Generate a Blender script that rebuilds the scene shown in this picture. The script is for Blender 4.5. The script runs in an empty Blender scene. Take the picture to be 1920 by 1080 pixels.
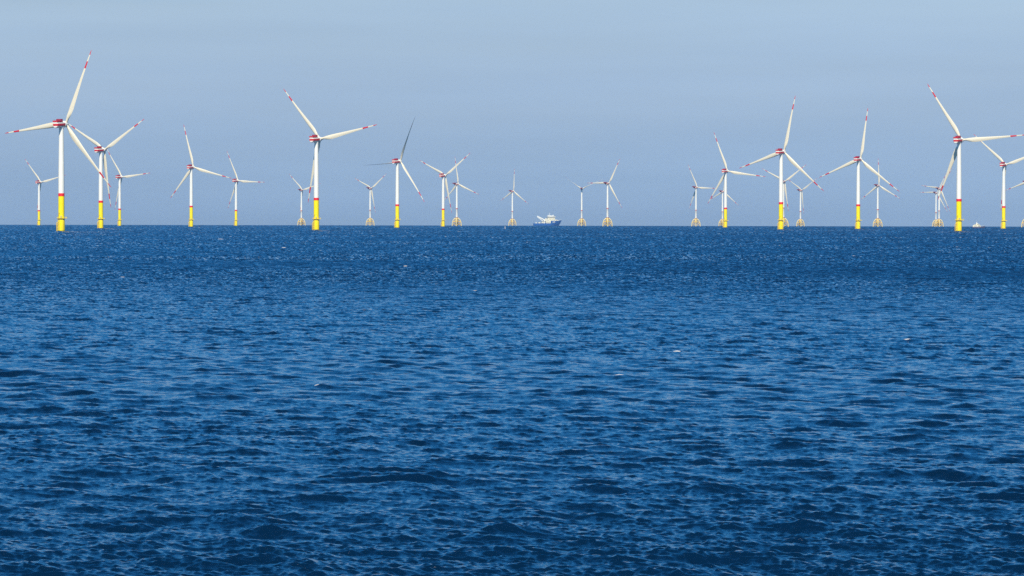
import bpy, bmesh, math, random
import numpy as np
from mathutils import Vector, Matrix

scene = bpy.context.scene
COL = scene.collection
PI = math.pi
rad = math.radians

# ------------------------------------------------------------------ camera
FPX = 6970.0                 # focal length in pixels of the 1920 px wide photo
EYE = 11.4                   # eye height over the water, metres
RE = 7.4e6                   # radius of the earth (with refraction)
cam_data = bpy.data.cameras.new('camera')
cam = bpy.data.objects.new('camera', cam_data)
COL.objects.link(cam)
cam_data.sensor_width = 36.0
cam_data.lens = 36.0 * FPX / 1920.0
cam_data.clip_start = 0.5
cam_data.clip_end = 60000.0
PITCH = 1.0620
ROLL = 0.107
cam.matrix_world = (Matrix.Translation((0, 0, EYE)) @ Matrix.Rotation(rad(90 - PITCH), 4, 'X')
                    @ Matrix.Rotation(rad(ROLL), 4, 'Z'))
scene.camera = cam

# ------------------------------------------------------------------ world and sun
SUN_AZ, SUN_EL = 188.0, 43.0          # azimuth clockwise from +Y
world = bpy.data.worlds.new('World')
scene.world = world
world.use_nodes = True
wn, wl = world.node_tree.nodes, world.node_tree.links
bg = wn['Background']
sky = wn.new('ShaderNodeTexSky')
sky.sky_type = 'NISHITA'
sky.sun_disc = False
sky.sun_elevation = rad(SUN_EL)
sky.sun_rotation = rad(SUN_AZ)
sky.altitude = 0
sky.air_density = 1.0
sky.dust_density = 0.6
sky.ozone_density = 2.5
# added sky tint by elevation, bluer high up for sea reflections, with faint streaks
tc = wn.new('ShaderNodeTexCoord')
sep = wn.new('ShaderNodeSeparateXYZ')
wl.new(tc.outputs['Generated'], sep.inputs[0])
mpg = wn.new('ShaderNodeMapping')
mpg.inputs['Scale'].default_value = (5, 5, 60)
wl.new(tc.outputs['Generated'], mpg.inputs[0])
ns = wn.new('ShaderNodeTexNoise')
ns.inputs['Scale'].default_value = 1.6
ns.inputs['Detail'].default_value = 3
wl.new(mpg.outputs[0], ns.inputs['Vector'])
nm = wn.new('ShaderNodeMath'); nm.operation = 'MULTIPLY_ADD'
nm.inputs[1].default_value = 0.010; nm.inputs[2].default_value = -0.005
wl.new(ns.outputs['Fac'], nm.inputs[0])
ad = wn.new('ShaderNodeMath'); ad.operation = 'ADD'
wl.new(sep.outputs['Z'], ad.inputs[0]); wl.new(nm.outputs[0], ad.inputs[1])
ramp = wn.new('ShaderNodeValToRGB')
wl.new(ad.outputs[0], ramp.inputs[0])
SKY_TINT = [(0.0, (0.54, 0.78, 1.43)), (0.0175, (0.515, 0.705, 1.25)), (0.035, (0.57, 0.69, 1.08)), (0.059, (0.68, 0.74, 0.97)),
            (0.104, (0.34, 0.79, 1.22)), (0.174, (0.19, 0.84, 1.38)), (0.26, (0.15, 0.90, 1.56)), (0.34, (0.16, 1.04, 1.75)),
            (0.5, (0.14, 0.84, 1.45)), (0.87, (0.30, 0.50, 0.75))]
els = ramp.color_ramp.elements
els[0].position = SKY_TINT[0][0]; els[0].color = (*SKY_TINT[0][1], 1)
els[1].position = SKY_TINT[-1][0]; els[1].color = (*SKY_TINT[-1][1], 1)
for p_, c_ in SKY_TINT[1:-1]:
    e_ = els.new(p_); e_.color = (*c_, 1)
mul = wn.new('ShaderNodeMix'); mul.data_type = 'RGBA'; mul.blend_type = 'MULTIPLY'
mul.inputs['Factor'].default_value = 1.0
wl.new(sky.outputs[0], mul.inputs['A']); wl.new(ramp.outputs[0], mul.inputs['B'])
mp2 = wn.new('ShaderNodeMapping'); mp2.inputs['Scale'].default_value = (4, 4, 45)
wl.new(tc.outputs['Generated'], mp2.inputs[0])
n2_ = wn.new('ShaderNodeTexNoise'); n2_.inputs['Scale'].default_value = 1.3; n2_.inputs['Detail'].default_value = 4
wl.new(mp2.outputs[0], n2_.inputs['Vector'])
m2_ = wn.new('ShaderNodeMath'); m2_.operation = 'MULTIPLY_ADD'; m2_.inputs[1].default_value = 0.28; m2_.inputs[2].default_value = 0.86
wl.new(n2_.outputs['Fac'], m2_.inputs[0])
vm = wn.new('ShaderNodeVectorMath'); vm.operation = 'SCALE'
wl.new(mul.outputs['Result'], vm.inputs[0]); wl.new(m2_.outputs[0], vm.inputs['Scale'])
wl.new(vm.outputs[0], bg.inputs['Color'])
bg.inputs['Strength'].default_value = 0.084

sun_data = bpy.data.lights.new('sun', 'SUN')
sun_data.energy = 4.8
sun_data.angle = rad(0.53)
sun_data.color = (1.0, 0.93, 0.78)
sun = bpy.data.objects.new('sun', sun_data)
COL.objects.link(sun)
sd = Vector((math.sin(rad(SUN_AZ)) * math.cos(rad(SUN_EL)), math.cos(rad(SUN_AZ)) * math.cos(rad(SUN_EL)), math.sin(rad(SUN_EL))))
sun.rotation_euler = (-sd).to_track_quat('-Z', 'Y').to_euler()
sun.location = (0, -50, 300)

scene.view_settings.view_transform = 'Standard'
scene.view_settings.look = 'None'
scene.view_settings.gamma = 1.0
scene.view_settings.exposure = 0.22
scene.cycles.use_denoising = False
scene.cycles.max_bounces = 6
scene.cycles.volume_bounces = 0
scene.cycles.sample_clamp_direct = 1.6
scene.cycles.sample_clamp_indirect = 3.0

# ------------------------------------------------------------------ helpers
def drop(d):
    return -d * d / (2 * RE)

def place(xpx, d):
    """point on the water at distance d along +Y under photo column xpx"""
    x = (xpx - 960.0) / FPX * d
    return x, d, drop(math.hypot(x, d))

def tag(o, label=None, cat=None, group=None, kind=None):
    if label: o['label'] = label
    if cat: o['category'] = cat
    if group: o['group'] = group
    if kind: o['kind'] = kind
    return o

def empty(name, loc):
    o = bpy.data.objects.new(name, None)
    o.empty_display_size = 5
    o.location = loc
    COL.objects.link(o)
    return o

def link(name, me, parent=None, mat=None):
    o = bpy.data.objects.new(name, me)
    COL.objects.link(o)
    if parent is not None: o.parent = parent
    if mat is not None:
        for m in (mat if isinstance(mat, (list, tuple)) else [mat]):
            me.materials.append(m)
    return o

def mesh_of(bm, name, mats, smooth_deg=40):
    me = bpy.data.meshes.new(name)
    bmesh.ops.recalc_face_normals(bm, faces=bm.faces)
    bm.to_mesh(me); bm.free()
    for m in (mats if isinstance(mats, (list, tuple)) else [mats]):
        me.materials.append(m)
    me.shade_smooth()
    me.set_sharp_from_angle(angle=rad(smooth_deg))
    return me

def ring(bm, c, u, v, pts):
    return [bm.verts.new(c + u * a + v * b) for a, b in pts]

def bridge(bm, r0, r1, mi=0):
    n = len(r0)
    for i in range(n):
        f = bm.faces.new((r0[i], r0[(i + 1) % n], r1[(i + 1) % n], r1[i]))
        f.material_index = mi

def tube(bm, p0, p1, r0, r1=None, n=12, cap=True, mi=0):
    p0, p1 = Vector(p0), Vector(p1)
    r1 = r0 if r1 is None else r1
    w = (p1 - p0).normalized()
    u = w.orthogonal().normalized(); v = w.cross(u)
    circ = [(math.cos(2 * PI * i / n), math.sin(2 * PI * i / n)) for i in range(n)]
    a = ring(bm, p0, u, v, [(x * r0, y * r0) for x, y in circ])
    b = ring(bm, p1, u, v, [(x * r1, y * r1) for x, y in circ])
    bridge(bm, a, b, mi)
    if cap:
        bm.faces.new(a[::-1]).material_index = mi
        bm.faces.new(b).material_index = mi

def polytube(bm, pts, rs, n=10, mi=0):
    """smooth bent pipe through pts"""
    pts = [Vector(p) for p in pts]
    rows = []
    u = None
    for i, p in enumerate(pts):
        a = pts[max(i - 1, 0)]; b = pts[min(i + 1, len(pts) - 1)]
        w = (b - a).normalized()
        u = w.orthogonal().normalized() if u is None else (u - w * u.dot(w)).normalized()
        v = w.cross(u)
        r = rs[i] if isinstance(rs, (list, tuple)) else rs
        rows.append(ring(bm, p, u, v, [(r * math.cos(2 * PI * k / n), r * math.sin(2 * PI * k / n)) for k in range(n)]))
    for a, b in zip(rows, rows[1:]): bridge(bm, a, b, mi)
    bm.faces.new(rows[0][::-1]).material_index = mi
    bm.faces.new(rows[-1]).material_index = mi

def lathe(bm, prof, n=40, axis='Z', mis=None, cap=True):
    """prof: list of (radius, height)"""
    rows = []
    for r, z in prof:
        row = []
        for i in range(n):
            a = 2 * PI * i / n
            if axis == 'Z': row.append(bm.verts.new((r * math.cos(a), r * math.sin(a), z)))
            else: row.append(bm.verts.new((r * math.cos(a), z, r * math.sin(a))))
        rows.append(row)
    for k, (a, b) in enumerate(zip(rows, rows[1:])):
        bridge(bm, a, b, mis[k] if mis else 0)
    if cap:
        bm.faces.new(rows[0][::-1]).material_index = mis[0] if mis else 0
        bm.faces.new(rows[-1]).material_index = mis[-1] if mis else 0

def box(bm, x0, x1, y0, y1, z0, z1, mi=0, bev=0.0):
    r = bmesh.ops.create_cube(bm, size=1.0)
    vs = r['verts']
    for v in vs:
        v.co = Vector((x0 + (v.co.x + .5) * (x1 - x0), y0 + (v.co.y + .5) * (y1 - y0), z0 + (v.co.z + .5) * (z1 - z0)))
    fs = {f for v in vs for f in v.link_faces}
    for f in fs: f.material_index = mi
    if bev > 0:
        es = {e for v in vs for e in v.link_edges}
        bmesh.ops.bevel(bm, geom=list(es), offset=bev, segments=2, affect='EDGES', profile=0.5)

def railing(bm, pts, z, h, r=0.06, closed=True, step=2.0, mi=0):
    m = len(pts)
    segs = [(pts[i], pts[(i + 1) % m]) for i in range(m if closed else m - 1)]
    for a, b in segs:
        for hh in (h, h * .5):
            tube(bm, (a[0], a[1], z + hh), (b[0], b[1], z + hh), r, n=5, mi=mi)
        L = math.hypot(b[0] - a[0], b[1] - a[1]); k = max(1, int(L / step))
        for j in range(k):
            t = j / k
            x, y = a[0] + (b[0] - a[0]) * t, a[1] + (b[1] - a[1]) * t
            tube(bm, (x, y, z), (x, y, z + h), r, n=5, mi=mi)

# ------------------------------------------------------------------ materials
def paint(name, col, rough=0.5, dirt=0.12, streak=True, dirt_col=None, spec=0.4, scale=0.25):
    m = bpy.data.materials.new(name); m.use_nodes = True
    n, l = m.node_tree.nodes, m.node_tree.links
    b = n['Principled BSDF']
    b.inputs['Roughness'].default_value = rough
    b.inputs['Specular IOR Level'].default_value = spec
    t = n.new('ShaderNodeTexCoord'); mp = n.new('ShaderNodeMapping')
    mp.inputs['Scale'].default_value = (1, 1, 0.15) if streak else (1, 1, 1)
    l.new(t.outputs['Object'], mp.inputs[0])
    no = n.new('ShaderNodeTexNoise'); no.inputs['Scale'].default_value = scale * 4
    no.inputs['Detail'].default_value = 5; no.inputs['Roughness'].default_value = 0.6
    l.new(mp.outputs[0], no.inputs['Vector'])
    cr = n.new('ShaderNodeValToRGB')
    cr.color_ramp.elements[0].position = 0.35; cr.color_ramp.elements[1].position = 0.75
    dc = dirt_col or tuple(c * 0.6 for c in col)
    cr.color_ramp.elements[0].color = (*col, 1)
    cr.color_ramp.elements[1].color = (*[c * (1 - dirt) + d * dirt for c, d in zip(col, dc)], 1)
    l.new(no.outputs['Fac'], cr.inputs[0]); l.new(cr.outputs[0], b.inputs['Base Color'])
    rr = n.new('ShaderNodeMath'); rr.operation = 'MULTIPLY_ADD'
    rr.inputs[1].default_value = 0.2; rr.inputs[2].default_value = rough - 0.1
    l.new(no.outputs['Fac'], rr.inputs[0]); l.new(rr.outputs[0], b.inputs['Roughness'])
    return m

WHITE = paint('white_tower_paint', (0.83, 0.80, 0.70), dirt=0.25)
CREAM = paint('cream_blade_gelcoat', (0.79, 0.705, 0.52), rough=0.45, dirt=0.3, streak=False)
RED = paint('traffic_red_paint', (0.62, 0.012, 0.02), dirt=0.3)
BAND = paint('bright_red_band_paint', (0.80, 0.01, 0.015), dirt=0.15)
YELLOW = paint('signal_yellow_paint', (0.98, 0.78, 0.0), dirt=0.35, dirt_col=(0.55, 0.33, 0.0), spec=0.15)
RUSTY = paint('weathered_yellow_steel', (0.82, 0.58, 0.06), dirt=0.8, dirt_col=(0.25, 0.13, 0.04))
PALE = paint('pale_yellow_leg_paint', (0.76, 0.60, 0.24), dirt=0.6, dirt_col=(0.5, 0.45, 0.35))
OCHRE = paint('ochre_steel_paint', (0.80, 0.50, 0.06), dirt=0.7, dirt_col=(0.35, 0.16, 0.06))
GREY = paint('grey_steel', (0.22, 0.23, 0.24), dirt=0.4)
GRATE = paint('galvanised_deck', (0.42, 0.40, 0.34), dirt=0.5)
DARK = paint('dark_seal', (0.03, 0.03, 0.035), dirt=0.2)
MAROON = paint('maroon_deck_paint', (0.30, 0.02, 0.05), dirt=0.3)
HULLBLUE = paint('blue_hull_paint', (0.012, 0.095, 0.32), rough=0.4, dirt=0.4)
SHIPWHITE = paint('ship_white_paint', (0.80, 0.78, 0.70), dirt=0.35)
SHIPCREAM = paint('ship_cream_paint', (0.82, 0.75, 0.55), dirt=0.35)
GLASS = paint('dark_window_glass', (0.02, 0.025, 0.03), rough=0.12, dirt=0.0, spec=0.6)
HULLGREY = paint('dark_grey_hull_paint', (0.10, 0.10, 0.16), rough=0.4, dirt=0.3)
BLACK = paint('black_marine_growth', (0.05, 0.055, 0.02), dirt=0.5)

# ------------------------------------------------------------------ the sea: one sheet of wind waves on the curved earth
WAZ = rad(33.0)                                # the wind comes from here
WD = np.array([-math.sin(WAZ), -math.cos(WAZ)])  # and drives the waves this way

def tile(L, N, lam_lo, lam_hi, lam_p, spread, slope_rms, seed):
    """periodic height field with slopes and horizontal (choppy) displacement"""
    rng = np.random.default_rng(seed)
    k1 = np.fft.fftfreq(N, L / N) * 2 * np.pi
    kx, ky = np.meshgrid(k1, k1, indexing='xy')
    k = np.hypot(kx, ky); k[0, 0] = 1
    kp = 2 * np.pi / lam_p
    E = k ** -4.0 * np.exp(-1.25 * (kp / k) ** 2)
    c = (kx * WD[0] + ky * WD[1]) / k
    th = np.arccos(np.clip(c, -1, 1))
    E *= np.cos(th / 2) ** (2 * spread)
    lam = 2 * np.pi / k
    E *= (lam > lam_lo) & (lam <= lam_hi)
    E[0, 0] = 0
    A = np.sqrt(E) * (rng.normal(size=(N, N)) + 1j * rng.normal(size=(N, N)))
    sx = np.fft.ifft2(1j * kx * A).real; sy = np.fft.ifft2(1j * ky * A).real
    s = slope_rms / math.sqrt((sx ** 2 + sy ** 2).mean())
    h = np.fft.ifft2(A).real
    dx = np.fft.ifft2(-1j * kx / k * A).real; dy = np.fft.ifft2(-1j * ky / k * A).real
    return L, N, np.stack([h, sx, sy, -dx, -dy], -1).astype(np.float32) * s

def sample(t, x, y):
    L, N, a = t
    u = (x / L * N) % N; v = (y / L * N) % N
    i = np.floor(u).astype(np.int32); j = np.floor(v).astype(np.int32)
    fu = (u - i)[..., None].astype(np.float32); fv = (v - j)[..., None].astype(np.float32)
    i %= N; j %= N; i1 = (i + 1) % N; j1 = (j + 1) % N
    return (a[j, i] * (1 - fu) + a[j, i1] * fu) * (1 - fv) + (a[j1, i] * (1 - fu) + a[j1, i1] * fu) * fv

def pix_to_water(px, py):
    """where the sight line through a photo pixel meets the curved sea"""
    v = cam.matrix_world.to_3x3() @ Vector(((px - 960) / FPX, -(py - 540) / FPX, -1))
    h = math.hypot(v.x, v.y); s = v.z / h
    a, b, c = 1 / (2 * RE), s, EYE              # EYE + s d + d^2/2R = 0
    disc = b * b - 4 * a * c
    d = (-b - math.sqrt(max(disc, 0))) / (2 * a)
    return v.x / h * d, v.y / h * d, d

# crests that stand out in the photo: (px, py, crest length m, height m)
CRESTS = [(445, 748, 3.6, .34), (1120, 843, 4.0, .26), (735, 903, 7.0, .42), (830, 896, 2.4, .25), (600, 937, 8.0, .30), (120, 908, 4.5, .34),
          (1240, 1046, 4.5, .30), (700, 912, 5.0, .25), (870, 775, 4.0, .22), (1800, 762, 3.6, .34), (60, 1000, 5.0, .30),
          (330, 570, 5.0, .25), (1020, 553, 7.0, .28), (870, 562, 5.0, .25), (1430, 608, 6.0, .25), (650, 732, 5.0, .25),
          (1640, 890, 4.5, .28), (1400, 960, 4.0, .25), (220, 840, 4.0, .22), (560, 812, 3.5, .22), (1850, 930, 4.0, .28),
          (1700, 1010, 4.0, .25), (980, 1000, 3.5, .22), (1060, 700, 4.0, .2), (1560, 720, 5.0, .22), (200, 690, 5.0, .22)]
# foam seen in the photo: (px, py, half width m, half depth m)
FOAM = [(414, 449, 1.4, 16.0), (532, 465, .8, 11.0), (690, 581, .55, 1.6), (1163, 709, .35, .7), (1788, 760, .20, .6), (1812, 761, .14, .4),
        (48, 648, .35, 1.2), (343, 631, .25, .9), (592, 725, .20, .3), (1270, 660, .28, .8), (1290, 1027, .10, .15),
        (1127, 446, .5, 8.0), (1118, 453, .4, 7.0), (862, 461, .5, 7.0), (890, 545, .3, 2.0), (1700, 640, .3, 1.0),
        (350, 880, .08, .15), (1420, 540, .35, 2.0), (760, 500, .4, 4.0), (1600, 480, .5, 6.0), (230, 520, .4, 3.0)]

def build_sea():
    # directions (clockwise from +Y): fine inside the view, coarse elsewhere
    half = [0.0]; st = 1.2 / 3717
    while half[-1] < rad(10.5): half.append(half[-1] + st)
    while half[-1] < PI - 0.02:
        st = min(st * 1.09, rad(4)); half.append(half[-1] + st)
    half = np.array(half); half = half[half < PI - 0.01]
    th = np.concatenate([-half[:0:-1], half])          # open at the back, closed below
    rs = [4.0]
    while rs[-1] < 17000:
        r = rs[-1]
        rs.append(r + (min(0.9, 0.12 + 0.01 * (r if r < 60 else 119 - r)) if r < 112 else 0.105 * (r / 119) ** 1.6))
    rs = np.array(rs)
    R, T = np.meshgrid(rs, th, indexing='ij')
    X = (R * np.sin(T)).astype(np.float32); Y = (R * np.cos(T)).astype(np.float32)
    big = tile(229.0, 1024, 2.0, 60, 12.0, 5, 0.06, 3)
    big2 = tile(151.0, 1024, 1.6, 30, 4.5, 4, 0.115, 8)
    mid = tile(37.0, 1024, 0.27, 2.0, 0.95, 3.0, 0.27, 5)
    ca, sa = math.cos(.31), math.sin(.31)
    S1 = sample(big, X, Y)
    S2 = sample(big2, X + 31, Y + 17)
    S3 = sample(mid, X * 1.0, Y * 1.0)
    # gusts: patches of rougher and smoother water
    G = sample(tile(3100.0, 512, 60, 900, 400, 1.2, 1.0, 21), X, Y)[..., 0]
    G = 1 + 0.30 * np.clip(G / G.std(), -2, 2)
    far = np.clip((R - 190) / 650, 0, 1); far = far * far * (3 - 2 * far)
    H = S1[..., 0] + S2[..., 0] * (1 - .4 * far) + S3[..., 0] * G * (1 - .7 * far)
    DX = (0.9 * S1[..., 3] + 0.8 * S2[..., 3] + 0.6 * S3[..., 3]) * (1 - far)
    DY = (0.9 * S1[..., 4] + 0.8 * S2[..., 4] + 0.6 * S3[..., 4]) * (1 - far)
    DX += WD[0] * H * 1.1 * (1 - far); DY += WD[1] * H * 1.1 * (1 - far)          # crests lean down wind
    SX = S1[..., 1] + S2[..., 1] + S3[..., 1] * G; SY = S1[..., 2] + S2[..., 2] + S3[..., 2] * G
    for px, py, L, A in CRESTS:
        cx, cy, d = pix_to_water(px, py)
        a = X - cx; b = Y - cy
        bend = b - 0.06 * a * a * 0.5 - 0.12 * a
        thick = np.where(bend < 0, 0.38, 1.1)             # steep towards the camera: the lee face
        H += 0.6 * A * np.exp(-(a / (L * .34)) ** 2 - (bend / thick) ** 2)
    foam = np.zeros_like(X)
    for px, py, w, dd in FOAM:
        cx, cy, d = pix_to_water(px, py)
        foam = np.maximum(foam, 1.0 * np.exp(-((X - cx) / (1.5 * w)) ** 2 - ((Y - cy) / (.5 * dd)) ** 2))
        H += (0.05 + 0.00016 * d) * np.exp(-((X - cx) / (1.5 * w + .3)) ** 2 - ((Y - cy - .4 * dd) / (.8 * dd + .3)) ** 2)
    # wake and wash round ships and foundations
    for cx, cy, w, dd in WASH:
        foam = np.maximum(foam, 0.9 * np.exp(-((X - cx) / w) ** 2 - ((Y - cy) / dd) ** 2))
    fade = np.clip((R - 4) / 20, 0.3, 1)
    Z = H * fade - R * R / (2 * RE)
    far = np.clip((R - 190) / 650, 0, 1); far = far * far * (3 - 2 * far)
    co = np.stack([X + DX * fade, Y + DY * fade, Z], -1).astype(np.float32).reshape(-1, 3)
    nr, nt = R.shape
    idx = np.arange(nr * nt, dtype=np.int32).reshape(nr, nt)
    nxt = np.roll(idx, -1, axis=1)
    q = np.stack([idx[:-1], idx[1:], nxt[1:], nxt[:-1]], -1).reshape(-1, 4)[:, ::-1]
    q = q.reshape(-1)
    # centre disc under the camera
    nq = (nr - 1) * nt
    me = bpy.data.meshes.new('water')
    c0 = len(co)
    co = np.concatenate([co, np.array([[0, 0, 0]], np.float32)])
    tri = np.stack([np.full(nt, c0, np.int32), nxt[0], idx[0]], -1).reshape(-1)
    me.vertices.add(len(co)); me.vertices.foreach_set('co', co.ravel())
    loops = np.concatenate([q, tri])
    me.loops.add(len(loops)); me.loops.foreach_set('vertex_index', loops)
    starts = np.concatenate([np.arange(nq, dtype=np.int32) * 4, nq * 4 + np.arange(nt, dtype=np.int32) * 3])
    me.polygons.add(nq + nt); me.polygons.foreach_set('loop_start', starts)
    me.update(calc_edges=True)
    me.shade_smooth()
    at = me.attributes.new('slope', 'FLOAT_VECTOR', 'POINT')
    sl = np.zeros((len(co), 3), np.float32)
    sl[:-1, 0] = (SX * far * .42).ravel(); sl[:-1, 1] = (SY * far * .42).ravel(); sl[:-1, 2] = far.ravel()
    at.data.foreach_set('vector', sl.ravel())
    at = me.attributes.new('foam', 'FLOAT', 'POINT')
    fo = np.zeros(len(co), np.float32); fo[:-1] = foam.ravel()
    at.data.foreach_set('value', fo)
    o = bpy.data.objects.new('water', me); COL.objects.link(o)
    me.materials.append(sea_material())
    tag(o, kind='structure')
    print('sea verts', len(co), nr, nt)
    return o

def sea_material():
    m = bpy.data.materials.new('sea_water'); m.use_nodes = True
    n, l = m.node_tree.nodes, m.node_tree.links
    b = n['Principled BSDF']
    b.inputs['IOR'].default_value = 1.333
    b.inputs['Roughness'].default_value = 0.07
    geo = n.new('ShaderNodeNewGeometry')
    at = n.new('ShaderNodeAttribute'); at.attribute_name = 'slope'
    # lee faces (down wind) are steeper than the backs: bias of the unresolved slopes
    sp = n.new('ShaderNodeSeparateXYZ'); l.new(at.outputs['Vector'], sp.inputs[0])
    cb = n.new('ShaderNodeCombineXYZ')
    def math_(op, a, bb=None, c=None):
        q = n.new('ShaderNodeMath'); q.operation = op
        for i, v in enumerate((a, bb, c)):
            if v is None: continue
            if isinstance(v, (int, float)): q.inputs[i].default_value = v
            else: l.new(v, q.inputs[i])
        return q.outputs[0]
    bx = math_('MULTIPLY', sp.outputs['Z'], LEE * WD[0])
    by = math_('MULTIPLY', sp.outputs['Z'], LEE * WD[1])
    l.new(math_('ADD', math_('MULTIPLY', sp.outputs['X'], -1.0), bx), cb.inputs[0])
    l.new(math_('ADD', math_('MULTIPLY', sp.outputs['Y'], -1.0), by), cb.inputs[1])
    va = n.new('ShaderNodeVectorMath'); va.operation = 'ADD'
    l.new(geo.outputs['Normal'], va.inputs[0]); l.new(cb.outputs[0], va.inputs[1])
    vn = n.new('ShaderNodeVectorMath'); vn.operation = 'NORMALIZE'
    l.new(va.outputs[0], vn.inputs[0])
    tcn = n.new('ShaderNodeTexCoord')
    mp = n.new('ShaderNodeMapping'); mp.inputs['Rotation'].default_value = (0, 0, WAZ)
    mp.inputs['Scale'].default_value = (0.45, 1.0, 1.0)
    l.new(tcn.outputs['Object'], mp.inputs[0])
    n1 = n.new('ShaderNodeTexNoise'); n1.inputs['Scale'].default_value = 5.0
    n1.inputs['Detail'].default_value = 6; n1.inputs['Roughness'].default_value = 0.66
    l.new(mp.outputs[0], n1.inputs['Vector'])
    bp = n.new('ShaderNodeBump'); bp.inputs['Strength'].default_value = 1.0
    bp.inputs['Distance'].default_value = 0.034
    l.new(n1.outputs['Fac'], bp.inputs['Height']); l.new(vn.outputs[0], bp.inputs['Normal'])
    l.new(bp.outputs[0], b.inputs['Normal'])
    # upwelling colour of the water body, slightly patchy
    n2 = n.new('ShaderNodeTexNoise'); n2.inputs['Scale'].default_value = 0.012
    n2.inputs['Detail'].default_value = 4
    l.new(tcn.outputs['Object'], n2.inputs['Vector'])
    cr = n.new('ShaderNodeValToRGB')
    cr.color_ramp.elements[0].position = .3; cr.color_ramp.elements[1].position = .7
    cr.color_ramp.elements[0].color = (*[c * .9 for c in WATER], 1)
    cr.color_ramp.elements[1].color = (*[c * 1.1 for c in WATER], 1)
    l.new(n2.outputs['Fac'], cr.inputs[0])
    # foam
    fa = n.new('ShaderNodeAttribute'); fa.attribute_name = 'foam'
    n3 = n.new('ShaderNodeTexNoise'); n3.inputs['Scale'].default_value = 6.0; n3.inputs['Detail'].default_value = 5
    n3.inputs['Roughness'].default_value = .7
    l.new(tcn.outputs['Object'], n3.inputs['Vector'])
    f1 = math_('ADD', fa.outputs['Fac'], math_('MULTIPLY_ADD', n3.outputs['Fac'], 1.2, -0.6))
    f2 = math_('MULTIPLY_ADD', f1, 5.0, -2.4)
    f2.node.use_clamp = True
    f3 = math_('MULTIPLY', f2, math_('GREATER_THAN', fa.outputs['Fac'], 0.08))
    mx = n.new('ShaderNodeMix'); mx.data_type = 'RGBA'
    l.new(f3, mx.inputs['Factor']); l.new(cr.outputs[0], mx.inputs['A'])
    mx.inputs['B'].default_value = (0.62, 0.60, 0.55, 1)
    l.new(mx.outputs['Result'], b.inputs['Base Color'])
    l.new(math_('MULTIPLY_ADD', f3, 0.6, 0.06), b.inputs['Roughness'])
    return m

LEE = 0.24
WATER = (0.0006, 0.012, 0.036)
WASH = []

# ------------------------------------------------------------------ turbine part meshes
def blade_mesh(name, R, root_r, chord_max, cone_tip, red_mat):
    """airfoil blade along +Z, leading edge -X, upwind +Y; tip bends upwind"""
    bm = bmesh.new(); n = 20
    st = [(0.0, 1, root_r * 2, 14), (.03, 1, root_r * 2, 14), (.06, .92, root_r * 2.05, 13), (.10, .6, chord_max * .78, 12), (.15, .38, chord_max * .95, 11),
          (.20, .30, chord_max, 9), (.27, .26, chord_max * .94, 7.5), (.36, .23, chord_max * .80, 5.5), (.46, .21, chord_max * .66, 3.8),
          (.56, .20, chord_max * .54, 2.6), (.66, .19, chord_max * .43, 1.6), (.75, .18, chord_max * .345, .9), (.762, .18, chord_max * .337, .9),
          (.80, .18, chord_max * .30, .5), (.845, .18, chord_max * .265, .3), (.857, .18, chord_max * .257, .3), (.89, .17, chord_max * .225, .1),
          (.922, .17, chord_max * .195, 0), (.934, .17, chord_max * .185, 0), (.965, .16, chord_max * .145, -.5), (.988, .15, chord_max * .09, -.8), (1.0, .14, chord_max * .03, -1)]
    st = [(a, b, c, d) for a, b, c, d in st]
    rows = []
    for s, tr, c, tw in st:
        z = 1.2 + (R - 1.2) * s
        pts = []
        for i in range(n):
            a = 2 * PI * i / n
            xc = 0.5 * (1 - math.cos(a))                      # 0 leading .. 1 trailing .. 0
            sgn = 1 if a < PI else -1
            th_ = 5 * tr * (.2969 * math.sqrt(max(xc, 0)) - .126 * xc - .3516 * xc ** 2 + .2843 * xc ** 3 - .1036 * xc ** 4)
            circ_y = 0.5 * math.sin(a)
            w = min(1, max(0, (tr - .35) / .6))                # blend to a circle at the root
            yy = (sgn * th_) * (1 - w) + circ_y * w
            camb = 0.035 * 4 * xc * (1 - xc) * (1 - w)
            off = 0.5 * w + 0.33 * (1 - w)
            pts.append(((xc - off) * c, (-camb - yy) * c))      # suction side downwind (-Y)
        t = rad(tw)
        ct, stn = math.cos(t), math.sin(t)
        pb = cone_tip * s ** 1.7
        row = []
        for x, y in pts:
            # leading edge (-X) turned upwind (+Y)
            row.append(bm.verts.new((x * ct + y * stn, -x * stn + y * ct + pb, z)))
        rows.append(row)
    for k in range(len(rows) - 1):
        s_mid = (st[k][0] + st[k + 1][0]) / 2
        mi = 1 if (.755 < s_mid < .85 or s_mid > .928) else 0
        bridge(bm, rows[k], rows[k + 1], mi)
    bm.faces.new(rows[0][::-1]); bm.faces.new(rows[-1]).material_index = 1
    return mesh_of(bm, name, [CREAM, red_mat], 50)

def nacelle_profile(w, zt, zb, n=28, flat=1.6):
    """rounded cross-section (x, z), superellipse with flat top"""
    pts = []
    for i in range(n):
        a = 2 * PI * (i + .5) / n
        c, s = math.cos(a), math.sin(a)
        ex = 2 / (3.4 if s > 0 else 2.3)
        x = w * math.copysign(abs(c) ** ex, c)
        z = (zt if s > 0 else -zb) * math.copysign(abs(s) ** ex, s) * (1 if s > 0 else 1)
        z = zt * abs(s) ** ex if s > 0 else -zb * abs(s) ** ex
        pts.append((x, z))
    return pts

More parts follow.
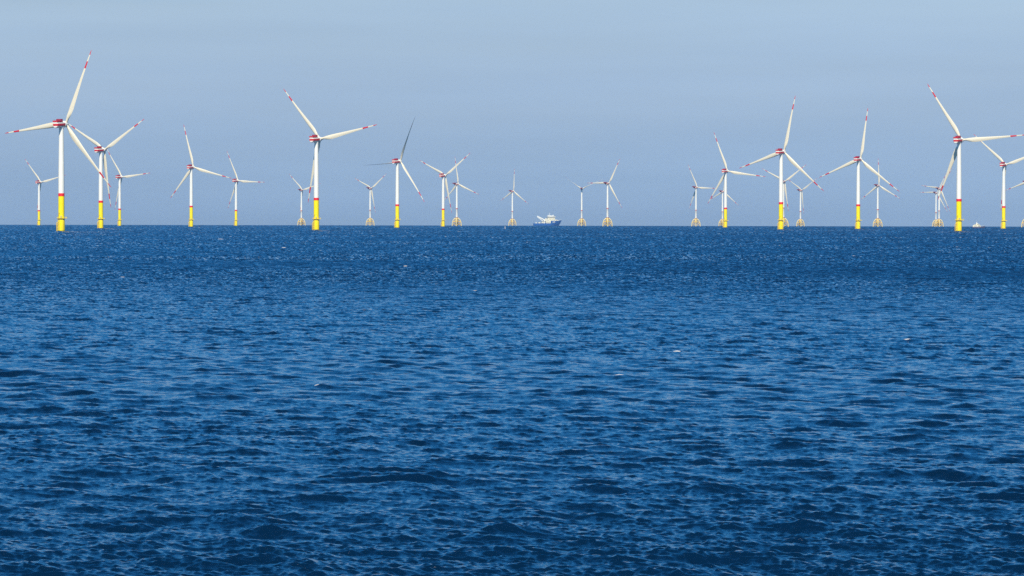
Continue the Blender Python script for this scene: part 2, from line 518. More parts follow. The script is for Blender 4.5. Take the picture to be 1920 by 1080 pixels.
def nacelle_mesh(name, w, zt, zb, y0, y1, stripe, mats):
    bm = bmesh.new()
    prof = nacelle_profile(w, zt, zb, 40)
    # insert exact stripe edges: snap the nearest vertices
    rows = []
    for y, s in ((y0, .86), (y0 + .35, .97), (y0 + .9, 1), (y1 - .5, 1), (y1, .96)):
        rows.append([bm.verts.new((x * s, y, z * s)) for x, z in prof])
    def mi_of(z): return 1 if stripe[0] < z < stripe[1] else 0
    n = len(prof)
    for a, b in zip(rows, rows[1:]):
        for i in range(n):
            j = (i + 1) % n
            f = bm.faces.new((a[i], a[j], b[j], b[i]))
            f.material_index = mi_of((prof[i][1] + prof[j][1]) / 2)
    bm.faces.new(rows[-1])
    # rear face as strips so the stripe runs round it
    r0 = rows[0]
    half = n // 2
    right = [i for i in range(n) if prof[i][0] >= 0]; left = [i for i in range(n) if prof[i][0] < 0]
    right.sort(key=lambda i: prof[i][1]); left.sort(key=lambda i: prof[i][1])
    for k in range(len(right) - 1):
        a, b, c, d = right[k], right[k + 1], left[k + 1], left[k]
        f = bm.faces.new((r0[a], r0[b], r0[c], r0[d]))
        f.material_index = mi_of((prof[a][1] + prof[b][1]) / 2)
    return mesh_of(bm, name, mats, 35)

def make_mono_meshes():
    M = {}
    bm = bmesh.new()
    lathe(bm, [(3.32, -6), (3.32, .45), (3.32, 9.6), (3.30, 9.9), (2.97, 11.2), (2.97, 12.3), (2.97, 33.4)], 48, mis=[1, 0, 0, 0, 0, 0])
    M['foundation'] = mesh_of(bm, 'monopile_foundation', [YELLOW, BLACK])
    bm = bmesh.new()
    lathe(bm, [(3.02, 33.4), (3.02, 36.3), (2.93, 36.35), (2.85, 55), (2.6, 75), (2.3, 92), (2.2, 98.6), (2.35, 98.7), (2.35, 99.8)], 48,
          mis=[1, 1, 0, 0, 0, 0, 0, 0])
    M['tower'] = mesh_of(bm, 'tower', [WHITE, BAND])
    # access platform
    bm = bmesh.new()
    prof = [(3.0, 12.0), (4.35, 12.0), (4.35, 12.35), (3.0, 12.35), (3.0, 12.0)]
    lathe(bm, prof, 24, cap=False, mis=[0] * 4)
    box(bm, 3.6, 5.4, -2.0, 1.2, 12.02, 12.33)
    for a in range(8):
        t = 2 * PI * a / 8
        tube(bm, (2.95 * math.cos(t), 2.95 * math.sin(t), 10.6), (4.1 * math.cos(t), 4.1 * math.sin(t), 12.0), .12, n=6)
    M['access_platform'] = mesh_of(bm, 'access_platform', [RUSTY])
    bm = bmesh.new()
    pts = [(4.3 * math.cos(2 * PI * i / 20), 4.3 * math.sin(2 * PI * i / 20)) for i in range(20)]
    railing(bm, pts, 12.35, 1.25, .07, step=1.2)
    railing(bm, [(4.2, -1.95), (5.35, -1.95), (5.35, 1.15), (4.2, 1.15)], 12.35, 1.25, .07, closed=False, step=1.0)
    M['railing'] = mesh_of(bm, 'railing', [YELLOW])
    # boat landing: two fender tubes, ladder, on the left, towards the viewer
    bm = bmesh.new()
    ang = rad(205)
    def pol(a, r, z): return (r * math.cos(a), r * math.sin(a), z)
    for da in (-.24, .24):
        polytube(bm, [pol(ang + da, 3.3, 8.6), pol(ang + da, 4.3, 8.2), pol(ang + da, 4.6, 7.4), pol(ang + da, 4.6, -2)], .30, n=8)
        for z in (6.4, 3.4, .8):
            tube(bm, pol(ang + da, 3.2, z), pol(ang + da, 4.6, z), .18, n=6)
    M['boat_landing'] = mesh_of(bm, 'boat_landing', [RUSTY])
    bm = bmesh.new()
    for da in (-.07, .07):
        tube(bm, pol(ang + da, 4.1, -1.5), pol(ang + da, 4.1, 13.2), .07, n=6)
    for i in range(34):
        z = -1 + i * .42
        tube(bm, pol(ang - .07, 4.1, z), pol(ang + .07, 4.1, z), .04, n=5)
    for z in (2, 5, 8, 11):
        tube(bm, pol(ang, 3.1, z), pol(ang, 4.1, z), .06, n=5)
    M['ladder'] = mesh_of(bm, 'ladder', [RUSTY])
    bm = bmesh.new()
    for k, a in enumerate((238, 246, 300)):
        a = rad(a)
        polytube(bm, [pol(a, 3.52, -3), pol(a, 3.52, 9.2), pol(a, 3.4, 10.4), pol(a, 3.2, 12.0)], .17, n=6)
    M['cable_pipes'] = mesh_of(bm, 'cable_pipes', [RUSTY])
    bm = bmesh.new()
    polytube(bm, [(-2.6, -3.2, 12.3), (-2.6, -3.2, 16.4), (-2.2, -3.3, 17.3), (-.9, -3.7, 18.2)], [.16, .14, .12, .09], n=8)
    tube(bm, (-2.6, -3.2, 14.4), (-1.8, -3.4, 17.4), .07, n=5)
    box(bm, -2.95, -2.25, -3.5, -2.9, 12.36, 13.2)
    M['davit_crane'] = mesh_of(bm, 'davit_crane', [RUSTY])
    bm = bmesh.new()
    # door and identification plate, above the platform
    box(bm, -.55, .55, -3.04, -2.9, 12.4, 14.7, bev=.05)
    M['door'] = mesh_of(bm, 'door', [GREY])
    # nacelle, local origin on the tower axis at hub height, +Y upwind
    M['nacelle'] = nacelle_mesh('nacelle', 2.95, 2.55, 3.1, -10.2, 3.1, (-1.25, 1.15), [WHITE, RED])
    bm = bmesh.new()
    box(bm, -2.7, 2.7, -10.3, -1.2, 2.62, 2.84)
    box(bm, -2.75, -2.6, -10.3, -1.2, 2.84, 4.0); box(bm, 2.6, 2.75, -10.3, -1.2, 2.84, 4.0)
    box(bm, -2.6, 2.6, -10.32, -10.17, 2.84, 4.0)
    for x in (-2.68, 2.68):
        for i in range(8):
            tube(bm, (x, -10.0 + i * 1.2, 2.8), (x, -10.0 + i * 1.2, 4.2), .07, n=5)
    M['helihoist_platform'] = mesh_of(bm, 'helihoist_platform', [RED])
    bm = bmesh.new()
    box(bm, -2.55, 2.55, -4.9, -1.0, 2.86, 5.4, bev=.12)
    for i in range(6): box(bm, -2.2 + i * .75, -2.2 + i * .75 + .5, -1.01, -.93, 3.2, 5.1)
    M['cooler'] = mesh_of(bm, 'cooler', [MAROON])
    bm = bmesh.new()
    tube(bm, (-1.2, -9.4, 2.8), (-1.2, -9.4, 6.0), .06, n=5)
    tube(bm, (-1.7, -9.4, 5.4), (-.7, -9.4, 5.4), .05, n=5)
    bmesh.ops.create_uvsphere(bm, u_segments=10, v_segments=6, radius=.2, matrix=Matrix.Translation((-1.7, -9.4, 5.6)))
    M['wind_mast'] = mesh_of(bm, 'wind_mast', [GREY])
    bm = bmesh.new()
    lathe(bm, [(2.9, 3.15), (3.2, 3.4), (3.2, 4.7), (2.9, 5.0), (2.2, 5.05)], 40, 'Y')
    lathe(bm, [(2.15, 5.05), (2.2, 5.3), (2.25, 8.6), (2.0, 9.6), (1.3, 10.4), (.5, 10.75), (.1, 10.8)], 32, 'Y')
    M['generator'] = None
    M['hub'] = mesh_of(bm, 'hub', [WHITE])
    bm = bmesh.new()
    lathe(bm, [(1.28, -.1), (1.28, .35)], 24)
    M['pitch_bearing'] = mesh_of(bm, 'pitch_bearing', [DARK])
    M['blade'] = blade_mesh('blade', 77.0, 1.25, 5.2, 5.0, RED)
    return M

def make_jacket_meshes():
    J = {}
    legs = [(10.9, 0), (0, -10.9), (-10.9, 0), (0, 10.9)]
    prof = [(11.1, -6, 1.15), (10.95, 0, 1.15), (10.85, 5, 1.15), (10.4, 8.6, 1.15), (9.4, 12, 1.2), (7.6, 15.0, 1.3), (5.1, 17.5, 1.4), (2.6, 18.9, 1.4)]
    bm = bmesh.new()
    polytube(bm, [(r, 0, z) for r, z, q in prof], [q for r, z, q in prof], n=14)
    J['leg'] = mesh_of(bm, 'leg', [PALE])
    bm = bmesh.new()
    def P(k, t):
        # point on leg k at height t
        for (r0, z0, _), (r1, z1, _) in zip(prof, prof[1:]):
            if z0 <= t <= z1: r = r0 + (r1 - r0) * (t - z0) / (z1 - z0); break
        a = k * PI / 2
        return Vector((r * math.cos(a), r * math.sin(a), t))
    for k in range(4):
        tube(bm, P(k, .5), P(k + 1, 9.5), .6, n=8); tube(bm, P(k + 1, .5), P(k, 9.5), .6, n=8)
        tube(bm, P(k, 9.8), P(k + 1, 9.8), .35, n=8)
        tube(bm, P(k, 9.9), (0, 0, 12.6), .8, n=8)
    J['bracing'] = mesh_of(bm, 'bracing', [OCHRE])
    bm = bmesh.new()
    lathe(bm, [(1.9, 8.0), (3.4, 10), (3.6, 14), (3.6, 17.0), (3.1, 19.0), (2.75, 20.4)], 32)
    J['central_column'] = mesh_of(bm, 'central_column', [OCHRE])
    bm = bmesh.new()
    box(bm, -4.6, 4.6, -4.6, 4.6, 12.4, 12.75)
    box(bm, -6.5, -2.4, -5.2, -1.0, 10.3, 12.3, bev=.1); box(bm, 1.4, 4.0, -5.0, -2.2, 10.6, 12.35, bev=.1)
    tube(bm, (-1.0, -4.4, -3), (-1.0, -4.4, 12.4), .35, n=8); tube(bm, (.9, -4.4, -3), (.9, -4.4, 12.4), .35, n=8)
    for i in range(9): tube(bm, (-1.0, -4.4, 1 + i * 1.2), (.9, -4.4, 1 + i * 1.2), .12, n=5)
    railing(bm, [(-4.5, -4.5), (4.5, -4.5), (4.5, 4.5), (-4.5, 4.5)], 12.75, 1.3, .1)
    J['working_platform'] = mesh_of(bm, 'working_platform', [RUSTY])
    bm = bmesh.new()
    lathe(bm, [(2.5, 20.4), (3.15, 20.4), (3.15, 21.3), (2.5, 21.3), (2.5, 20.4)], 32, cap=False)
    J['flange_deck'] = mesh_of(bm, 'flange_deck', [MAROON])
    bm = bmesh.new()
    lathe(bm, [(2.48, 20.5), (2.46, 41.2), (2.50, 41.25), (2.50, 43.0), (2.44, 43.05), (2.2, 65), (1.95, 85), (1.8, 97.0), (2.0, 97.1), (2.0, 98.2)], 40,
          mis=[0, 1, 1, 1, 0, 0, 0, 0, 0])
    J['tower'] = mesh_of(bm, 'jacket_tower', [WHITE, RED])
    J['nacelle'] = nacelle_mesh('jacket_nacelle', 2.9, 2.7, 3.0, -6.0, 3.4, (-.7, .8), [WHITE, RED])
    bm = bmesh.new()
    # overhanging hoist platform with wedge support at the rear
    box(bm, -2.6, 2.6, -13.2, -3.5, 2.2, 2.6)
    for x in (-2.5, 2.38): box(bm, x, x + .12, -13.2, -3.5, 2.6, 3.9)
    box(bm, -2.5, 2.5, -13.2, -13.08, 2.6, 3.9)
    vs = [bm.verts.new(p) for p in ((-1.6, -5.9, -1.2), (1.6, -5.9, -1.2), (-1.6, -12.2, 2.2), (1.6, -12.2, 2.2), (-1.6, -5.9, 2.2), (1.6, -5.9, 2.2))]
    for f in ((0, 1, 3, 2), (0, 2, 4), (1, 5, 3), (0, 4, 5, 1), (2, 3, 5, 4)): bm.faces.new([vs[i] for i in f])
    J['helihoist_platform'] = mesh_of(bm, 'jacket_helihoist', [MAROON])
    bm = bmesh.new()
    box(bm, -2.2, 2.2, -3.0, .6, 2.72, 3.7, bev=.1)
    J['cooler'] = mesh_of(bm, 'jacket_cooler', [MAROON])
    bm = bmesh.new()
    lathe(bm, [(2.7, 3.4), (2.75, 4.0), (2.0, 4.1), (1.9, 6.6), (1.5, 7.4), (.7, 7.9), (.1, 8.0)], 32, 'Y')
    J['hub'] = mesh_of(bm, 'jacket_hub', [WHITE])
    J['blade'] = blade_mesh('jacket_blade', 67.5, 1.15, 4.9, 3.0, RED)
    return J

MM = make_mono_meshes()
JM = make_jacket_meshes()

def turbine(kind, xpx, d, yaw, phase, label, pitch=0.0, group=None, jrot=0.0):
    """all parts share mesh data with the first of their kind"""
    M = MM if kind == 'm' else JM
    x, y, z = place(xpx, d)
    t = empty('wind_turbine', (x, y, z))
    tag(t, label, 'wind turbine', group)
    def part(name, key=None, parent=t):
        o = bpy.data.objects.new(name, M[key or name]); COL.objects.link(o); o.parent = parent
        return o
    if kind == 'm':
        HH, OV = 102.5, 7.5
        for k in ('foundation', 'tower', 'boat_landing', 'ladder', 'cable_pipes', 'davit_crane', 'door'): part(k)
        ap = part('access_platform'); part('railing', parent=ap)
    else:
        HH, OV = 101.0, 5.5
        for k in range(4):
            o = part('leg'); o.rotation_euler = (0, 0, k * PI / 2 + jrot)
        for k in ('bracing', 'central_column', 'working_platform'):
            o = part(k); o.rotation_euler = (0, 0, jrot if k == 'bracing' else 0)
        for k in ('flange_deck', 'tower'): part(k)
    tilt = rad(5)
    Y = Matrix.Rotation(-rad(yaw), 4, 'Z')
    N = Matrix.Translation((0, 0, HH)) @ Y @ Matrix.Rotation(tilt * .6, 4, 'X')
    na = part('nacelle'); na.matrix_local = N
    part('helihoist_platform', parent=na); part('cooler', parent=na)
    if kind == 'm': part('wind_mast', parent=na)
    Rm = Matrix.Translation((0, 0, HH)) @ Y @ Matrix.Rotation(tilt, 4, 'X')
    h = part('hub'); h.matrix_local = Rm @ Matrix.Rotation(rad(phase), 4, 'Y')
    for k in range(3):
        b = part('blade')
        b.matrix_local = Rm @ Matrix.Translation((0, OV, 0)) @ Matrix.Rotation(rad(phase + 120 * k), 4, 'Y') @ Matrix.Rotation(rad(pitch), 4, 'Z')
    return t

GM = 'wind turbines standing on single yellow columns'
GJ = 'far wind turbines standing on yellow four-legged frames'
MONO = [
 (115.0, 3580, 28.5, 23.5, 'largest turbine at far left, yellow base, blades pointing up-right, left and down-right', 0),
 (189.0, 4886, 33.3, 58.9, 'second-largest turbine on the left side, right behind the largest, one blade hanging nearly straight down', 0),
 (224.3, 7865, 36.7, -36.0, 'small yellow-based turbine close on the right of the left pair, its upper blade leaning left', 0),
 (73.1, 8919, 34.4, -42.7, 'smallest yellow-based turbine, farthest left, partly behind the largest one', 0),
 (358.4, 6442, 28.4, -14.9, 'mid-sized yellow-based turbine with one blade nearly upright and one reaching right to its smaller neighbour', 0),
 (442.4, 8516, 38.3, -26.8, 'small yellow-based turbine right of the mid-sized one whose blade tip reaches its nacelle', 0),
 (592.9, 4218, 31.7, -41.5, 'large yellow-based turbine alone left of centre, upper blades spread in a wide V', 0),
 (744.7, 5787, 37.0, 22.2, 'yellow-based turbine with blades turned edge-on, thin and dark, tall blade leaning right', -81),
 (830.7, 7528, 37.1, -65.7, 'small yellow-based turbine crossing blades with the framed-base turbine beside it', 0),
 (1360.0, 6808, 32.5, -21.8, 'yellow-based turbine standing just in front of a framed-base one, right of centre', 0),
 (1464.0, 4952, 34.3, 13.5, 'large yellow-based turbine whose shaft hides a framed-base turbine, one blade almost upright', 0),
 (1608.7, 5516, 31.3, 9.3, 'large yellow-based turbine between the two on its sides, upright blade, blade low-left and low-right', 0),
 (1797.5, 4202, 30.4, -33.6, 'largest turbine on the right side, yellow base, one blade level to the right', 0),
 (1881.4, 6002, 33.2, -49.5, 'yellow-based turbine at the right edge with its right blade cut off by the frame', 0),
]
JACK = [
 (565.0, 10684, 35.2, -46.3, 'far pale framed-base turbine close left of the large lone turbine', 0),
 (693.8, 10129, 39.1, -65.8, 'far framed-base turbine with blades in a Y, left of the edge-on bladed turbine', 0),
 (856.2, 9000, 41.2, -7.6, 'framed-base turbine with upright blade, beside the small yellow-based one it crosses', 0),
 (960.4, 10934, 44.7, 4.7, 'far framed-base turbine left of the blue ship, one blade straight up', 0),
 (1090.4, 10165, 8.0, -57.0, 'framed-base turbine with thin edge-on blades and small dark nacelle, right of the blue ship', -84),
 (1138.8, 8780, 39.5, 30.6, 'framed-base turbine with level left blade, tallest of the two right of the blue ship', 0),
 (1304.6, 9709, 44.2, -27.4, 'framed-base turbine left of the yellow-based one, blade level to the right', 0),
 (1354.3, 10900, 46.0, 7.9, 'far framed-base turbine mostly hidden behind a yellow-based tower right of centre', 0),
 (1468.5, 8332, 35.7, -64.0, 'framed-base turbine hidden behind the shaft of a large yellow-based one, blades spread as a Y', 0),
 (1500.5, 10465, 48.0, -60.0, 'small far framed-base turbine below the low-right blade of the large one to its left', 0),
 (1645.3, 9140, 40.4, -0.9, 'framed-base turbine crossed by a blade of the large turbine on its left, own blade upright', 0),
 (1754.6, 11158, 43.0, -89.0, 'left and lower of two framed-base turbines standing close together', 0),
 (1760.4, 9897, 46.3, -83.0, 'right and taller of two framed-base turbines standing close together', 0),
 (1924.5, 8344, 42.0, 13.7, 'framed-base turbine cut off by the right frame edge, only leg and one blade seen', 0),
]
for x, d, yaw, ph, lab, pi_ in MONO:
    turbine('m', x, d, yaw, ph, lab, pi_, GM)
    px, py, pz = place(x, d)
    WASH.append((px, py - 3.5, 3.6, 2.0))
for i, (x, d, yaw, ph, lab, pi_) in enumerate(JACK):
    turbine('j', x, d, yaw, ph, lab, pi_, GJ, jrot=rad((i * 7) % 13 - 6))

# ------------------------------------------------------------------ vessels
def hull_mesh(name, L, B, deck, draft, mats, stripes=None, rake=5.0, stern_rake=1.0, bow_flare=.25, fine=.34):
    """bow towards +X, x from -L/2 to L/2; deck(x) gives sheer height"""
    bm = bmesh.new(); rows = []
    ns_ = 40; levels = [-draft, -draft * .4, 0, .8, 1.0]     # last two are relative to the deck height
    for i in range(ns_ + 1):
        s = i / ns_
        row = []
        for side in (1, -1):
            col = []
            for li, lv in enumerate((-1.0, -.4, 0.0, .5, 1.0)):
                x0 = -L / 2 + stern_rake * (1 - max(lv, -.4)) * .5; x1 = L / 2 - rake * (1 - max(lv, -.6))
                x = x0 + (x1 - x0) * s
                dk = deck(x)
                z = lv * draft if lv < 0 else lv * dk
                t = max(0, (s - (1 - fine)) / fine)
                w = (1 - t ** 2.0) if lv > 0 else (1 - t ** 1.6)
                w *= 1 - (.0 if lv >= 0 else (.12 if lv > -.5 else .55))
                w = max(w, .01)
                col.append(Vector((x, side * B / 2 * w * (1 + bow_flare * t * (lv - .5) * .3), z)))
            row.append(col)
        rows.append(row)
    V = [[[bm.verts.new(p) for p in col] for col in row] for row in rows]
    for i in range(ns_):
        for sd_ in (0, 1):
            for j in range(4):
                f = bm.faces.new((V[i][sd_][j], V[i + 1][sd_][j], V[i + 1][sd_][j + 1], V[i][sd_][j + 1]))
                if stripes and j == 0: f.material_index = stripes
        bm.faces.new((V[i][0][4], V[i + 1][0][4], V[i + 1][1][4], V[i][1][4]))
        bm.faces.new((V[i][0][0], V[i + 1][0][0], V[i + 1][1][0], V[i][1][0]))
    for e in (0, ns_):
        for j in range(4):
            bm.faces.new((V[e][0][j], V[e][0][j + 1], V[e][1][j + 1], V[e][1][j]))
    return mesh_of(bm, name, mats, 35)

def offshore_ship():
    x, y, z = place(1026.5, 11200)
    t = empty('offshore_supply_ship', (x, y, z))
    t.rotation_euler = (0, 0, rad(4))
    tag(t, 'blue-hulled offshore work ship with cream deckhouse and raised crane boom on the horizon', 'ship')
    L, B = 86, 20
    def sm(a, b, v): q = min(1, max(0, (v - a) / (b - a))); return q * q * (3 - 2 * q)
    deck = lambda x: 7.4 + 7.6 * sm(8.5, 9.8, x) + 1.9 * max(0, (x - 25) / 18) ** 1.5
    link('hull', hull_mesh('ship_hull', L, B, deck, 5, [HULLBLUE, DARK], 1, rake=9, fine=.36), t)
    def P(name, fn, mats, parent=t):
        bm = bmesh.new(); fn(bm); return link(name, mesh_of(bm, name, mats, 30), parent)
    def house(bm):
        box(bm, -5, 8.9, -9.3, 9.3, 7.4, 15.2, bev=.2)
        box(bm, -1.5, 26, -9.0, 9.0, 15.0, 18.6, bev=.3)
        box(bm, -1, 21.5, -8.6, 8.6, 18.6, 25.0, bev=.3)
        box(bm, 22, 31, -6.5, 6.5, 15.0, 17.6, bev=.4)
        for z0 in (17, 20.5, 23):
            for i in range(9): box(bm, .5 + i * 2.3, 1.5 + i * 2.3, -8.64 if z0 > 18.6 else -9.04, -8.5, z0, z0 + .8, 1)
        box(bm, -3.6, 5.8, -9.35, -9.2, 10.2, 11.2, 1)
        for i in range(4): box(bm, -3.2 + i * 2.6, -2.0 + i * 2.6, -9.36, -9.2, 12.9, 13.7, 1)
        for z0 in (18.6, 25.0): railing(bm, [(-1, -8.8), (24, -8.8), (24, 8.8), (-1, 8.8)], z0 + .01, 1.1, .06, step=3)
    dh = P('deckhouse', house, [SHIPCREAM, GLASS])
    def bridge_(bm):
        box(bm, -1.5, 22.5, -9.6, 9.6, 25.0, 25.5); box(bm, -1.0, 22, -9.2, 9.2, 25.5, 27.2, 1)
        box(bm, -1.8, 22.8, -9.8, 9.8, 27.2, 28.4, bev=.15)
        for i in range(9): box(bm, -.9 + i * 2.75, -.6 + i * 2.75, -9.3, -9.15, 25.5, 27.2)
        box(bm, 1.5, 17, -6, 6, 28.4, 30.6, bev=.2)
        railing(bm, [(-1.5, -9.5), (22.5, -9.5), (22.5, 9.5), (-1.5, 9.5)], 28.4, 1.2, .08, step=2)
    P('bridge', bridge_, [SHIPWHITE, GLASS])
    def mast(bm):
        tube(bm, (5.0, -1.2, 30.6), (5.4, 0, 38.5), .3, .15, n=8); tube(bm, (5.0, 1.2, 30.6), (5.4, 0, 38.5), .3, .15, n=8)
        tube(bm, (8.5, 0, 30.6), (5.4, 0, 38), .25, .12, n=8); tube(bm, (5.4, 0, 38), (5.4, 0, 42.5), .1, n=6)
        for z0 in (33, 35, 37): tube(bm, (5.3, -3.0, z0), (5.3, 3.0, z0), .12, n=6)
        box(bm, 3.6, 7.2, -.2, .2, 35.2, 35.7); box(bm, 4.2, 7.6, -.2, .2, 37.4, 37.8)
        tube(bm, (15, 2, 30.6), (15, 2, 36), .12, n=6)
    P('mast', mast, [SHIPWHITE])
    def dome(r, px, py, pz):
        def f(bm):
            bmesh.ops.create_uvsphere(bm, u_segments=16, v_segments=10, radius=r, matrix=Matrix.Translation((px, py, pz)))
            tube(bm, (px, py, pz - r - 1.2), (px, py, pz - r * .8), r * .4, n=10)
        return f
    P('radar_dome', dome(1.3, 17.2, -3, 31.8), [SHIPWHITE]); P('radar_dome', dome(1.0, .8, 3, 31.2), [SHIPWHITE])
    P('radar_dome', dome(.9, 3.5, -4, 31.8), [SHIPWHITE])
    def funnel(bm):
        box(bm, -6.8, -3.6, 4.5, 7.5, 15, 22.5, bev=.3); box(bm, -6.8, -3.6, -7.5, -4.5, 15, 22.5, bev=.3)
    P('funnel', funnel, [SHIPCREAM])
    def crane(bm):
        lathe_pts = [(1.9, 7.4), (1.9, 13.0), (2.3, 13.2), (2.3, 15.4)]
        b2 = bmesh.new(); lathe(b2, lathe_pts, 20)
        me = bpy.data.meshes.new('tmp'); b2.to_mesh(me); b2.free()
        me.transform(Matrix.Translation((-9, -4.5, 0))); bm.from_mesh(me); bpy.data.meshes.remove(me)
        box(bm, -11.4, -6.6, -6.6, -2.4, 14.6, 17.6, bev=.3)
    cr = P('crane', crane, [SHIPWHITE])
    def winch(bm):
        box(bm, -17.5, -13.8, -1.5, 2.5, 7.4, 14.0, bev=.2); tube(bm, (-15.6, -3.2, 15.0), (-15.6, 1.2, 15.0), 1.5, n=14)
        for i in range(5): tube(bm, (-12.6 + i * 1.3, 2.5, 11.0), (-11.8 + i * 1.3, 2.5, 17.5 - i * .7), .35, n=6)
        box(bm, -13.0, -6.0, 1.5, 7.5, 11.4, 14.6, bev=.2)
    P('winch_frame', winch, [GRATE])
    def boom(bm):
        for p0, p1, r0, r1 in (((-8.5, -4.5, 17.2), (-31, -4.5, 28.6), 1.7, 1.3), ((-31.8, -4.5, 27.6), (-13.0, -4.5, 12.6), 1.2, .8)):
            w = (Vector(p1) - Vector(p0)).normalized(); u = Vector((0, 1, 0)); v = w.cross(u)
            a = ring(bm, Vector(p0), u, v, [(r0, r0), (-r0, r0), (-r0, -r0), (r0, -r0)])
            b = ring(bm, Vector(p1), u, v, [(r1, r1), (-r1, r1), (-r1, -r1), (r1, -r1)])
            bridge(bm, a, b); bm.faces.new(a[::-1]); bm.faces.new(b)
        tube(bm, (-30.5, -5.6, 28.4), (-30.5, -3.4, 28.4), 1.5, n=14)
        tube(bm, (-10, -4.5, 14), (-22, -4.5, 22.8), .35, n=8)
    b_ = P('boom', boom, [SHIPWHITE], cr)
    def cargo(bm):
        box(bm, -28, -22.5, -7.5, -2, 7.4, 10.2, bev=.1); box(bm, -21, -15, -8, -3, 7.4, 9.8, 1, bev=.1)
        box(bm, -37, -33, -6, -2.5, 7.4, 9.9, bev=.1); box(bm, -14, -6, 1, 8, 7.4, 11.5, bev=.2)
        tube(bm, (-18, -6, 10.6), (-13, -6, 10.6), 1.3, n=16)
        box(bm, -15.5, -12.5, -8.2, -5, 7.4, 9.3, bev=.1)
    P('deck_cargo', cargo, [SHIPCREAM, GRATE])
    def boat(bm):
        box(bm, -3.8, 2.8, -10.6, -9.4, 16.2, 17.8, bev=.5)
        for x_ in (-3, 2): tube(bm, (x_, -8.8, 15.2), (x_, -10.2, 18.8), .15, n=6)
    P('lifeboat', boat, [SHIPWHITE])
    def foredeck(bm):
        tube(bm, (38, 0, 16.8), (41.5, 0, 18.9), .1, n=6)
        box(bm, 30.8, 33.5, -2.5, 2.5, 15.4, 17.0, bev=.2); tube(bm, (35, -2, 15.8), (35, 2, 15.8), .8, n=12)
        tube(bm, (36.8, 0, 16), (36.8, 0, 21.0), .12, n=6)
        railing(bm, [(26, -8.2), (34, -5.6), (41.6, -.6)], 16.4, 1.2, .08, closed=False, step=2)
    P('foredeck_gear', foredeck, [SHIPWHITE])
    # white arched emblem painted on the bow, a curved plate following the hull side
    def emblem(bm):
        for cx in (16.2, 20.2):
            pts = []
            for i in range(9):
                a = PI * i / 8
                pts.append((cx + 1.2 * math.cos(a), 11.4 + 1.3 * math.sin(a)))
            pts = [(cx + 1.2, 9.3)] + pts + [(cx - 1.2, 9.3)]
            for (xa, za), (xb, zb) in zip(pts, pts[1:]):
                dx, dz = xb - xa, zb - za; l_ = math.hypot(dx, dz) or 1; nx, nz = -dz / l_ * .42, dx / l_ * .42
                q = [(xa + nx, za + nz), (xb + nx, zb + nz), (xb - nx, zb - nz), (xa - nx, za - nz)]
                fr = [bm.verts.new((a_, -10.12, b_)) for a_, b_ in q]
                bk = [bm.verts.new((a_, -9.2, b_)) for a_, b_ in q]
                bridge(bm, fr, bk); bm.faces.new(fr[::-1]); bm.faces.new(bk)
    P('bow_emblem', emblem, [SHIPWHITE])
    WASH.append((x + 2, y - 11, 42, 6))

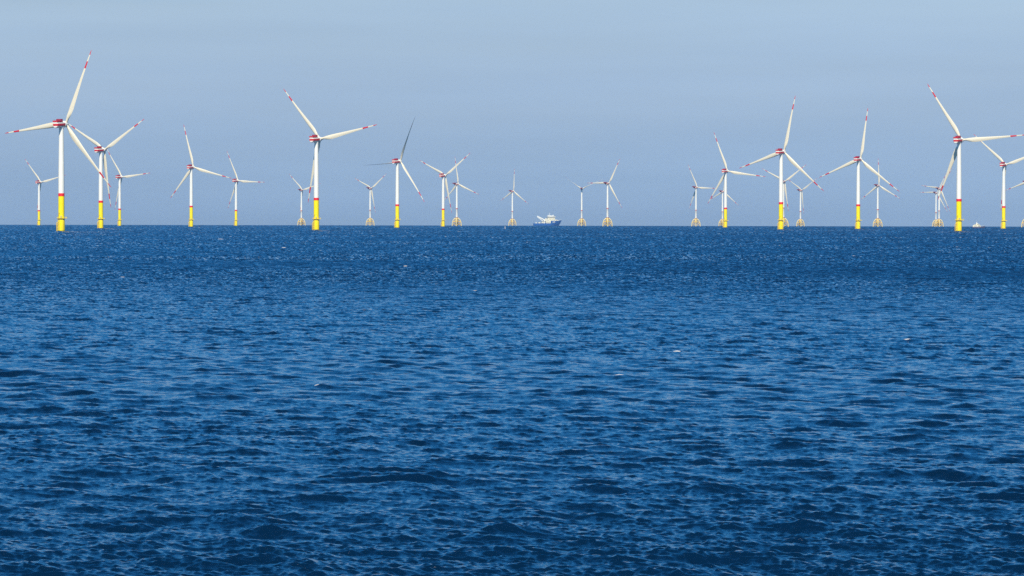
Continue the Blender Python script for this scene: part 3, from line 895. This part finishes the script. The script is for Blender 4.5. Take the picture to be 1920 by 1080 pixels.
def motor_yacht():
    x, y, z = place(1835.4, 6600)
    t = empty('motor_yacht', (x, y, z))
    t.rotation_euler = (0, 0, rad(-10))
    tag(t, 'small white motor yacht with dark hull cruising between the two rightmost yellow-based turbines', 'yacht')
    deck = lambda x: 2.5 + 1.3 * max(0, (x + 1) / 12) ** 1.4
    link('hull', hull_mesh('yacht_hull', 23, 5.8, deck, 1.5, [HULLGREY, DARK], 1, rake=2.6, fine=.45), t)
    def P(name, fn, mats, parent=t):
        bm = bmesh.new(); fn(bm); return link(name, mesh_of(bm, name, mats, 30), parent)
    def wedge(bm, xa, xb, w, z0, z1, ra, rb, mi=0):
        q = [(xa, z0), (xb, z0), (xb - rb, z1), (xa + ra, z1)]
        a = [bm.verts.new((p, -w, q_)) for p, q_ in q]; b = [bm.verts.new((p, w, q_)) for p, q_ in q]
        bridge(bm, a, b, mi); bm.faces.new(a[::-1]).material_index = mi; bm.faces.new(b).material_index = mi
    def sup(bm):
        wedge(bm, -11.2, 4.4, 2.5, 2.5, 5.0, .6, 2.6); wedge(bm, -8.5, 1.9, 2.2, 5.0, 7.0, 1.2, 1.8)
        wedge(bm, -5.6, -1.0, 1.7, 7.0, 8.0, 1.0, .9)
        wedge(bm, -10.6, -8.4, 2.6, 4.6, 5.4, .4, .4)
        wedge(bm, -3.8, 1.0, 2.23, 5.5, 6.4, .3, 1.0, 1); wedge(bm, -1.5, 2.9, 2.53, 3.2, 4.2, .2, 1.0, 1)
        wedge(bm, -8.6, -3.2, 2.53, 3.5, 4.2, .2, .2, 1); wedge(bm, -7.4, -4.8, 2.23, 5.6, 6.3, .2, .2, 1)
    P('superstructure', sup, [SHIPCREAM, GLASS])
    def mast(bm):
        wedge(bm, -5.0, -3.4, .35, 8.0, 10.4, .5, .4); tube(bm, (-4.2, 0, 10.3), (-4.2, 0, 14.2), .09, n=6)
        tube(bm, (-4.2, -1.4, 10.0), (-4.2, 1.4, 10.0), .1, n=6); tube(bm, (-3.2, .8, 8.0), (-3.2, .8, 11.5), .05, n=5)
    P('mast', mast, [SHIPWHITE])
    def rail(bm):
        railing(bm, [(4.5, -2.4), (8.5, -1.5), (11.2, -.15)], 3.5, .9, .05, closed=False, step=1.2)
        railing(bm, [(4.5, 2.4), (8.5, 1.5), (11.2, .15)], 3.5, .9, .05, closed=False, step=1.2)
    P('bow_rail', rail, [SHIPWHITE])
    WASH.append((x + 8.5, y - 3.5, 3.2, 3.0)); WASH.append((x, y - 4, 11, 2.0)); WASH.append((x - 16, y, 7, 3))

def spar_buoy():
    x, y, z = place(946.8, 4560)
    t = empty('spar_buoy', (x, y, z))
    tag(t, 'thin pale pole buoy standing upright in the water just under the horizon', 'buoy')
    bm = bmesh.new(); lathe(bm, [(.28, -1.5), (.34, .2), (.30, 2.6), (.26, 3.6), (.12, 3.8)], 16)
    link('pole', mesh_of(bm, 'buoy_pole', [SHIPWHITE]), t)
    bm = bmesh.new(); lathe(bm, [(.55, .1), (.6, .4), (.55, .8)], 16)
    link('float_collar', mesh_of(bm, 'float_collar', [DARK]), t)
    bm = bmesh.new()
    tube(bm, (0, 0, 3.8), (0, 0, 4.4), .06, n=6); box(bm, -.22, .22, -.22, .22, 4.3, 4.7, bev=.04)
    link('topmark', mesh_of(bm, 'topmark', [DARK]), t)

offshore_ship()
motor_yacht()
spar_buoy()
build_sea()

# ------------------------------------------------------------------ haze
def build_haze():
    bm = bmesh.new()
    S = 17500
    box(bm, -S, S, -S, S, -46, 205)
    me = bpy.data.meshes.new('haze'); bm.to_mesh(me); bm.free()
    o = link('haze', me)
    tag(o, kind='stuff')
    m = bpy.data.materials.new('sea_haze'); m.use_nodes = True
    n, l = m.node_tree.nodes, m.node_tree.links
    n.remove(n['Principled BSDF'])
    v = n.new('ShaderNodeVolumePrincipled')
    v.inputs['Color'].default_value = (0.45, 0.72, 1.0, 1)
    v.inputs['Density'].default_value = HAZE
    v.inputs['Anisotropy'].default_value = 0.0
    l.new(v.outputs[0], n['Material Output'].inputs['Volume'])
    me.materials.append(m)
HAZE = 1.7e-5
build_haze()
